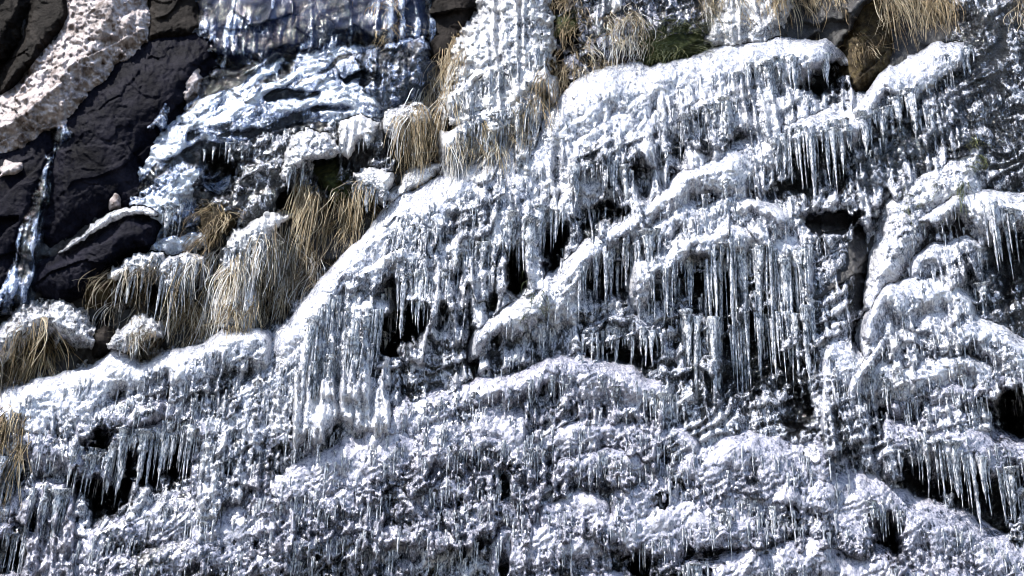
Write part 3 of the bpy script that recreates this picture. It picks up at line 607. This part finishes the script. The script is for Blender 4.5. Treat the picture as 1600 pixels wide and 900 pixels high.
band([(1438, 640), (1452, 620), (1490, 616), (1506, 636)], .36, 24, .04, 20, 'small glassy ice lump left of the black cave on the right', frost=.7, end=14)
band([(1500, 640), (1530, 585), (1560, 574), (1620, 582), (1700, 600)], .40, 22, -.05, 26, 'arched ice rim over the black cave at the right edge', frost=.75, cfrost=.2, gap=.1)
band([(1372, 660), (1390, 648), (1448, 646), (1532, 658), (1600, 686), (1720, 740)], .38, 40, .0, 110, 'ice ledge on the right above a dark wall of leaning icicles', frost=.7, cfrost=.22, gap=.12)
band([(1300, 740), (1306, 700), (1308, 600), (1318, 590), (1322, 600), (1330, 700), (1336, 730)], .22, 110, .06, 40, 'pale vertical rib of ice below the cleft', name='ice_rib', frost=.75, end=10)
# left-hand mass
band([(-200, 640), (0, 610), (60, 585), (120, 570), (152, 561), (175, 542), (219, 558), (270, 541), (320, 527), (371, 504), (425, 514)], .32, 40, .08, 80, 'lumpy ice lip at left below the straw and boulder', frost=.85, cfrost=.5)
band([(300, 660), (330, 620), (380, 580), (430, 548), (480, 520), (520, 508)], .28, 36, .10, 120, 'ice slope left of the tall pale curtain', frost=.6, cfrost=.5)
band([(462, 520), (480, 478), (530, 462), (580, 450), (606, 462)], .24, 30, .13, 170, 'tall pale curtain of merged icicles left of the black hollow', name='ice_curtain', frost=.7, cfrost=.75, flute=1.7, scal=0, end=16)
band([(110, 640), (125, 630), (196, 613), (260, 614), (320, 625)], .34, 26, .06, 40, 'level ice ledge in the left mass with a dark crinkled edge', frost=.7, cfrost=.35)
band([(180, 670), (192, 660), (250, 650), (314, 642), (330, 655)], .36, 24, .0, 60, 'straight edged ice shelf over the dark left recess', frost=.75, cfrost=.2, gap=.14, end=14)
band([(-200, 680), (7, 660), (50, 655), (84, 662), (128, 690), (180, 710)], .33, 34, .02, 60, 'ice ledge at the left edge above thin hanging icicles', frost=.62, cfrost=.3, gap=.08)
band([(20, 770), (40, 745), (75, 740), (110, 755)], .28, 20, .14, 130, 'white fall of merged icicles in the lower left', name='ice_curtain', frost=.75, cfrost=.72, flute=1.6, scal=0, end=14)
band([(308, 640), (318, 600), (326, 598), (336, 640)], .30, 120, .16, 130, 'thin vertical rib of ice right of the dark left recess', name='ice_rib', frost=.65, cfrost=.6, flute=1.3, scal=0, end=8)
band([(330, 730), (360, 695), (405, 663), (450, 652), (490, 650), (540, 660)], .30, 32, .08, 90, 'ice ledge left of the lilac lip and below the pale curtain', frost=.6, cfrost=.5)
band([(100, 850), (130, 815), (189, 795), (240, 775), (304, 757), (345, 765)], .34, 34, .09, 90, 'sloping bluish ice ledge below the dark left recess', frost=.6, cfrost=.4)
band([(-200, 800), (0, 810), (40, 812), (70, 830)], .32, 22, .0, 90, 'low ice lip in the bottom left corner over black rock', frost=.5, cfrost=.2, gap=.12)
band([(60, 900), (110, 880), (209, 846), (304, 825), (360, 840), (400, 870)], .38, 34, .1, 200, 'lowest ice ledge at the bottom left', frost=.55, cfrost=.38)

# ------------------------------------------------------------------ composite and mesh the layers
D = R.copy()
for l in layers:
    s = l[1]; np.maximum(D[s], l[2], out=D[s])
rock_o = grid_mesh('cliff', (slice(0, NY), slice(0, NX)), R, np.ones_like(R, bool), M_ROCKICE, step=2)
rock_o['kind'] = 'structure'
TIERS = []
for name, sl, H, FR, mat, label, cat, group, kind, *lipa in layers:
    keep = H > D[sl] - (0.40 if name == 'frozen_waterfall' else 0.20 if kind == 'rock' else 0.03)
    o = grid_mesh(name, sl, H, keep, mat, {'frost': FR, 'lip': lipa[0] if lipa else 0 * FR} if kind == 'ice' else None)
    if o:
        tag(o, label, cat, group)
        TIERS.append((label, o, sl, H))
OBJ = {t[0]: t[1] for t in TIERS}
def dsamp(px, py):
    i = np.clip(((np.asarray(px) - X0) / ST).astype(int), 0, NX - 1); j = np.clip(((np.asarray(py) - Y0) / ST).astype(int), 0, NY - 1)
    return D[j, i]

# ------------------------------------------------------------------ icicles
def icicle_mesh(k):
    """a rippled, slightly crooked icicle, most with one or two thinner ones fused to its side"""
    r = random.Random(100 + k); ns, nr = 8, 30; vs = []; qs = []
    for m in range(r.choice((1, 2, 2, 3, 3))):
        sc = 1.0 if m == 0 else r.uniform(.3, .65); ln_ = 1.0 if m == 0 else r.uniform(.35, .95); an = r.uniform(0, 6.28); di = 0 if m == 0 else r.uniform(.8, 1.5)
        amp = [r.uniform(.05, .17) for _ in range(4)]; fq = [r.uniform(6, 44) for _ in range(4)]; ph_ = [r.uniform(0, 6) for _ in range(4)]
        pw = r.uniform(.45, 1.05); bx, by = r.uniform(-1.0, 1.0), r.uniform(-.6, .6); lob = r.uniform(.1, .3); lp = r.uniform(0, 6); b0 = len(vs)
        for i in range(nr + 1):
            t = i / nr
            rad = sc * ((1 - t) ** pw * (1 + sum(a * math.sin(f * t + p) for a, f, p in zip(amp, fq, ph_))) + 0.6 * math.exp(-t * 18) + 0.02)
            for j in range(ns):
                a = 2 * math.pi * j / ns
                rr = rad * (1 + lob * math.sin(2 * a + lp + 3 * t) + .1 * math.sin(3 * a + 9 * t))
                vs.append((rr * math.cos(a) + bx * math.sin(3 * t) + di * math.cos(an), rr * math.sin(a) + by * math.sin(2.4 * t) + di * math.sin(an), -t * ln_))
        for i in range(nr):
            for j in range(ns):
                qs.append((b0 + i * ns + j, b0 + i * ns + (j + 1) % ns, b0 + (i + 1) * ns + (j + 1) % ns, b0 + (i + 1) * ns + j)[::-1])
        qs += [tuple(b0 + q for q in range(ns)), tuple(b0 + nr * ns + q for q in range(ns - 1, -1, -1))]
    me = bpy.data.meshes.new('icicle'); me.from_pydata(vs, [], qs)
    me.polygons.foreach_set('use_smooth', np.ones(len(me.polygons), bool)); me.materials.append(M_ICICLE); return me
IM = [icicle_mesh(k) for k in range(20)]
n_ici = 0
def icicles(parent, pts, n, length, rad, jit=6, var=.5):
    """n icicles along a line of pixels, each hanging straight down from the ice it belongs to"""
    global n_ici
    par = OBJ[parent]
    xs = np.array([p[0] for p in pts], float); ys = np.array([p[1] for p in pts], float)
    seg = np.concatenate([[0], np.cumsum(np.hypot(np.diff(xs), np.diff(ys)))])
    for k in range(n):
        jit_ = jit * (1 + length / 60)
        s = min(seg[-1], max(0, (k + .5 + random.gauss(0, .8)) / n * seg[-1]))
        x = float(np.interp(s, seg, xs)); y = float(np.interp(s, seg, ys)) + random.uniform(-jit * .7, jit_)
        Lp = length * random.choice((random.uniform(.25, .7), random.uniform(.6, 1.0), random.uniform(.8, 1.25))); rp = rad * (random.uniform(.35, .95) if random.random() < .76 else random.uniform(1.1, 1.9)) * (.7 + .3 * Lp / length)
        L = Lp * 0.0056; r_ = rp * 0.0053
        tt = np.linspace(0.05, 1, 8)
        d0 = float(dsamp(x, y)); rel = d0 - 0.01
        for _ in range(2):
            p0 = wall(np.array(x), np.array(y), np.array(rel))
            p = p0[None, :] + np.outer(tt, [0, 0, -L]); qx, qy = topix(p)
            need = dsamp(qx, qy); pw_ = wall(qx, qy, need)
            short = (p[:, 1] - pw_[:, 1]) * 1.08       # >0: the icicle would be inside the ice behind
            rel = min(rel + max(0.0, float(np.percentile(short[:6], 55)) + r_ * .4), d0 + 0.16)
        p0 = wall(np.array(x), np.array(y), np.array(rel))
        o = bpy.data.objects.new('icicle', random.choice(IM)); COL.objects.link(o); o.parent = par
        o.location = Vector(p0) + Vector((0, 0, r_ * .8)) - par.location
        o.rotation_euler = (random.uniform(-.03, .03), random.uniform(-.02, .02), random.uniform(0, 6.28))
        o.scale = (r_, r_, L); n_ici += 1

for a in ICI: icicles(*a)

def fringe(label, xs, ys, hl):
    """the countless thin drips along the lower edge of a lip, one mesh per tier"""
    par = OBJ.get(label)
    if par is None: return
    r = random.Random(hash_(label)); ns, nr = 5, 7; V_, Q_, n = [], [], 0
    span = xs[-1] - xs[0]
    low = float(np.mean(ys)) > 600
    for row in range(2 if low else 3):
        for k in range(int(span / (8 if low else 9))):
            x = xs[0] + span * r.random()
            if not 0.04 < (x - xs[0]) / span < .97 or vn(np.array(x / 40), np.array(row * 3.3), hash_(label) % 97) < (-.08 if low else -.25): continue
            y = float(np.interp(x, xs, ys)) + hl * (.85 + .75 * row) + r.uniform(-6, 9)
            L = r.uniform(10, 40) * .0056; rd = r.uniform(.9, 2.4) * .0053
            d0 = float(dsamp(x, y)); rel = d0 - .004
            tt = np.array([.2, .5, .8]); p0 = wall(np.array(x), np.array(y), np.array(rel))
            p = p0[None, :] + np.outer(tt, [0, 0, -L]); qx, qy = topix(p)
            sh = (p[:, 1] - wall(qx, qy, dsamp(qx, qy))[:, 1])
            rel = min(rel + max(0, float(np.median(sh)) + rd * .5), d0 + .07); p0 = wall(np.array(x), np.array(y), np.array(rel)) + (0, 0, rd * 2)
            f, ph0, b = r.uniform(8, 20), r.uniform(0, 6), len(V_); bx = r.uniform(-1, 1) * rd
            for i in range(nr + 1):
                t = i / nr; rad = rd * ((1 - t) ** .7 * (1 + .25 * math.sin(f * t + ph0)) + .5 * math.exp(-9 * t) + .03)
                for j in range(ns): V_.append((p0[0] + rad * math.cos(j * 6.283 / ns) + bx * math.sin(3 * t), p0[1] + rad * math.sin(j * 6.283 / ns), p0[2] - L * t))
            for i in range(nr):
                for j in range(ns): Q_.append((b + i * ns + j, b + (i + 1) * ns + j, b + (i + 1) * ns + (j + 1) % ns, b + i * ns + (j + 1) % ns))
    if len(Q_) < 100: return
    o = raw_mesh('drip_fringe', np.array(V_), np.array(Q_), M_ICICLE, parent=par); o['kind'] = 'stuff'
for label, xs, ys, hl, gap in BANDS: fringe(label, xs, ys, hl)

# ------------------------------------------------------------------ hanging straw
GT = 'tufts of dry grass on the cliff'
def tuft(line, n, length, label, mat=None, name='grass_tuft', out=.10, width=.0042, spread=.05, cat='grass', down=1.0, tone=(0.15, .95)):
    xs = np.array([p[0] for p in line], float); ys = np.array([p[1] for p in line], float)
    nb = 9; V_, Q_, T_ = [], [], []; length = length * 1.18; n = int(n * 1.35)
    locks = []
    for k in range(max(8, n // 8)):
        locks.append((random.random() * (len(line) - 1), random.uniform(-24, 40), random.uniform(.3, 1.0), random.gauss(0, spread * 1.5), random.gauss(0, .035), random.gauss(0, .03),
                      random.uniform(2, 5), random.uniform(0, 6), random.uniform(*tone), random.uniform(.2, 1.4)))
    for k in range(n):
        s, dy, ls, sx, cx, cy, f, fp, tn, os_ = random.choice(locks)
        x = float(np.interp(s, range(len(line)), xs)) + random.gauss(0, 5.5); y = float(np.interp(s, range(len(line)), ys)) + dy + random.gauss(0, 5)
        rel = float(dsamp(x, y)) - 0.02
        p0 = wall(np.array(x), np.array(y), np.array(rel))
        L = length * 0.0056 * ls * random.uniform(.55, 1.2); o_ = out * os_ * random.uniform(.6, 1.3)
        if random.random() < .18: y -= random.uniform(6, 26); L *= .6
        sx += random.gauss(0, spread * .45); cx += random.gauss(0, .012); cy += random.gauss(0, .012)
        tn = min(1, max(0, tn + random.gauss(0, .16)))
        if random.random() < .06: sx *= 2.5; cx *= 3; o_ *= 1.6
        w = width * random.uniform(.6, 1.4); an = random.uniform(-.9, .9)
        b = len(V_)
        for i in range(nb + 1):
            t = i / nb
            c = np.array([p0[0] + sx * (1 - (1 - t) ** 2) + cx * math.sin(f * t + fp) * t * 1.4,
                          p0[1] - o_ * (1 - (1 - t) ** 2.2) + cy * math.sin(f * t) * t - LEAN * L * t * .5,
                          p0[2] + (0.04 * L * math.sin(min(1, t * 3) * math.pi) - down * L * (t ** 1.25))])
            ww = w * (1 - .75 * t)
            ox, oy = math.cos(an) * ww, math.sin(an) * ww
            V_ += [c + (ox, oy, 0), c + (-oy * .6, -abs(ox) * .6, 0), c - (ox, oy, 0)]
            T_ += [min(1, max(0, tn + .25 * (t - .4)))] * 3
        for i in range(nb):
            for j in range(3):
                Q_.append((b + i * 3 + j, b + i * 3 + (j + 1) % 3, b + i * 3 + 3 + (j + 1) % 3, b + i * 3 + 3 + j))
    o = raw_mesh(name, np.array(V_), np.array(Q_), mat or (M_STRAW if 'golden' in label else random.choice((M_STRAW, M_STRAW, M_STRAWD))), {'tone': np.array(T_)}, origin=np.array(V_[::30]).mean(0))
    return tag(o, label, cat, GT)

tuft([(462, 305), (485, 302), (508, 310)], 240, 135, 'long golden straw tuft hanging below the hooked ice cap')
tuft([(405, 385), (430, 380), (460, 375)], 260, 150, 'broad curtain of straw below the central lumpy ice')
tuft([(440, 410), (470, 405), (500, 400)], 200, 95, 'shaggy straw at the left end of the topmost ice lip')
tuft([(540, 318), (560, 312), (586, 320)], 170, 90, 'straw tuft squeezed above the topmost ice lip')
tuft([(520, 320), (540, 330)], 90, 90, 'thin straw right of the long golden tuft')
tuft([(170, 440), (195, 436), (225, 440)], 150, 65, 'drooping straw at the left end of the fringed ice shelf')
tuft([(225, 430), (250, 428)], 80, 75, 'dark straw hanging behind the fringed ice shelf', tone=(0, .6))
tuft([(290, 425), (320, 415), (345, 415)], 240, 110, 'straw curtain hanging from the right end of the fringed shelf', M_STRAWF)
tuft([(345, 430), (380, 420), (405, 420)], 200, 100, 'frosted straw mixed with white drips', M_STRAWF)
tuft([(200, 528), (225, 524), (256, 524)], 170, 38, 'short straw fringe under the small white cap')
tuft([(270, 480), (300, 490), (330, 490)], 170, 55, 'low straw reaching the left ice lip')
tuft([(30, 520), (60, 520), (78, 530)], 240, 110, 'curved straw sheaf under the ice cap at the left edge', spread=.10)
tuft([(-30, 570), (0, 560), (25, 575)], 170, 100, 'straw at the left edge below the curved sheaf')
tuft([(-20, 655), (10, 655), (40, 662)], 200, 110, 'brown straw hanging at the left edge above the lower icicles', tone=(0, .7))
tuft([(635, 200), (660, 185), (690, 165)], 260, 120, 'tall brown straw left of the white ice pillar')
tuft([(625, 195), (650, 215)], 110, 85, 'straw below the white cap left of the pillar')
tuft([(685, 105), (705, 80), (720, 60)], 180, 90, 'dark straw climbing the left side of the pillar', tone=(0, .7))
tuft([(700, 215), (740, 205), (790, 190), (836, 165)], 260, 70, 'frosted straw between the pillar icicles', M_STRAWF)
tuft([(840, 140), (870, 105), (895, 90)], 190, 80, 'straw on the right side of the pillar', tone=(.05, .8))
tuft([(865, 20), (890, 15), (915, 20)], 120, 60, 'olive straw at the top edge right of the pillar', tone=(0, .5))
tuft([(950, 45), (975, 35), (1005, 40)], 200, 70, 'frosted straw between pillar and green moss', M_STRAWF)
tuft([(905, 85), (930, 80)], 80, 50, 'small frosted tuft just above the topmost lip', M_STRAWF)
tuft([(1100, -20), (1125, -15)], 90, 70, 'thin straw left of the pinkish frost')
tuft([(1190, -30), (1215, -30), (1240, -30)], 220, 85, 'golden straw tuft over the pinkish frost')
tuft([(1240, -30), (1280, -30), (1325, -30)], 260, 80, 'wide golden straw fringe above the first big icicles')
tuft([(1335, 60), (1360, 50)], 60, 70, 'sparse straw in the dark corner between the two upper lips', tone=(0, .7))
tuft([(1370, -30), (1410, -30), (1450, -25), (1480, -20)], 420, 125, 'largest golden straw tuft draped at the top right', spread=.08)
tuft([(1560, -20), (1600, -20)], 110, 60, 'straw tuft in the top right corner')
tuft([(315, 335), (335, 328), (355, 335)], 140, 55, 'small brown straw tuft under the frozen sheet', tone=(0, .7))
tuft([(345, 480), (385, 470), (430, 450), (470, 440)], 260, 75, 'lower straw row just above the left ice lip', M_STRAW, tone=(0, .9))
tuft([(215, 470), (250, 465), (290, 455)], 170, 80, 'straw between the fringed shelf and the low straw', tone=(.05, .9))
tuft([(330, 440), (400, 400), (450, 380)], 150, 120, 'frost coated strands scattered over the central straw', M_STRAWF, tone=(.4, 1))
tuft([(640, 180), (690, 130), (712, 110)], 120, 110, 'frost coated strands left of the pillar', M_STRAWF, tone=(.3, 1))
tuft([(1100, 0), (1130, -10), (1180, -10)], 120, 75, 'frosted strands over the pinkish frost patch', M_STRAWF, tone=(.2, 1))
tuft([(600, 20), (625, 15)], 70, 55, 'yellowish tuft on the bluish wall at the top')
tuft([(1400, 320), (1500, 300), (1515, 300)], 60, 40, 'few short blades poking from the right shoulder', M_GREEN)
tuft([(1510, 240), (1535, 235)], 60, 28, 'green sprig above the small right icicles', M_GREEN)
tuft([(820, 460), (850, 455)], 60, 26, 'green sprig frozen in the long diagonal lip', M_GREEN)
tuft([(1015, 60), (1050, 50), (1095, 55)], 220, 40, 'dark green blades growing from moss above the topmost lip', M_GREEN, spread=.1)

# ------------------------------------------------------------------ ground below, far beyond the frame
gm, nt, N, L = nodes('stony_ground')
out = N('ShaderNodeOutputMaterial'); geo = N('ShaderNodeNewGeometry'); p = N('ShaderNodeBsdfPrincipled', Roughness=.9)
L(ramp(N, L, noise(N, L, geo.outputs['Position'], 1.5, 6, .6), [(.3, (.05, .045, .035)), (.7, (.14, .13, .11))]), p.inputs['Base Color']); L(p.outputs[0], out.inputs['Surface'])
g = raw_mesh('ground', np.array([(-900, -900, 0), (900, -900, 0), (900, 900, 0), (-900, 900, 0)], float), np.array([(0, 1, 2, 3)]), gm, smooth=False)
g['kind'] = 'structure'

# ------------------------------------------------------------------ light
SUN_AZ, SUN_EL = math.radians(-120), math.radians(57)    # azimuth measured from +Y towards +X
sd = Vector((math.sin(SUN_AZ) * math.cos(SUN_EL), math.cos(SUN_AZ) * math.cos(SUN_EL), math.sin(SUN_EL)))
sl_ = bpy.data.lights.new('sun', 'SUN'); sl_.energy = 5.0; sl_.angle = math.radians(.5); sl_.color = (1, .96, .90)
so = bpy.data.objects.new('sun', sl_); COL.objects.link(so); so.rotation_euler = sd.to_track_quat('Z', 'Y').to_euler(); so.location = (-20, -20, 40)
w = bpy.data.worlds.new('World'); SC.world = w; w.use_nodes = True
wn = w.node_tree; bg = wn.nodes['Background']; sky = wn.nodes.new('ShaderNodeTexSky'); sky.sky_type = 'NISHITA'; sky.sun_disc = False
sky.sun_elevation = SUN_EL; sky.sun_rotation = SUN_AZ
wn.links.new(sky.outputs[0], bg.inputs['Color']); bg.inputs['Strength'].default_value = .13

SC.view_settings.view_transform = 'Standard'; SC.view_settings.look = 'None'; SC.view_settings.exposure = 1.34
SC.view_settings.gamma = 1.0; SC.view_settings.use_curve_mapping = False
SC.render.engine = 'CYCLES'; c = SC.cycles
c.filter_width = 1.0; c.use_denoising = True; c.max_bounces = 6; c.transmission_bounces = 4; c.diffuse_bounces = 2; c.glossy_bounces = 2; c.use_adaptive_sampling = True; c.adaptive_threshold = 0.05; c.adaptive_min_samples = 16; c.transparent_max_bounces = 5
c.caustics_reflective = False; c.caustics_refractive = False; c.sample_clamp_indirect = 4.0
print('icicles', n_ici, 'objects', len(SC.objects))
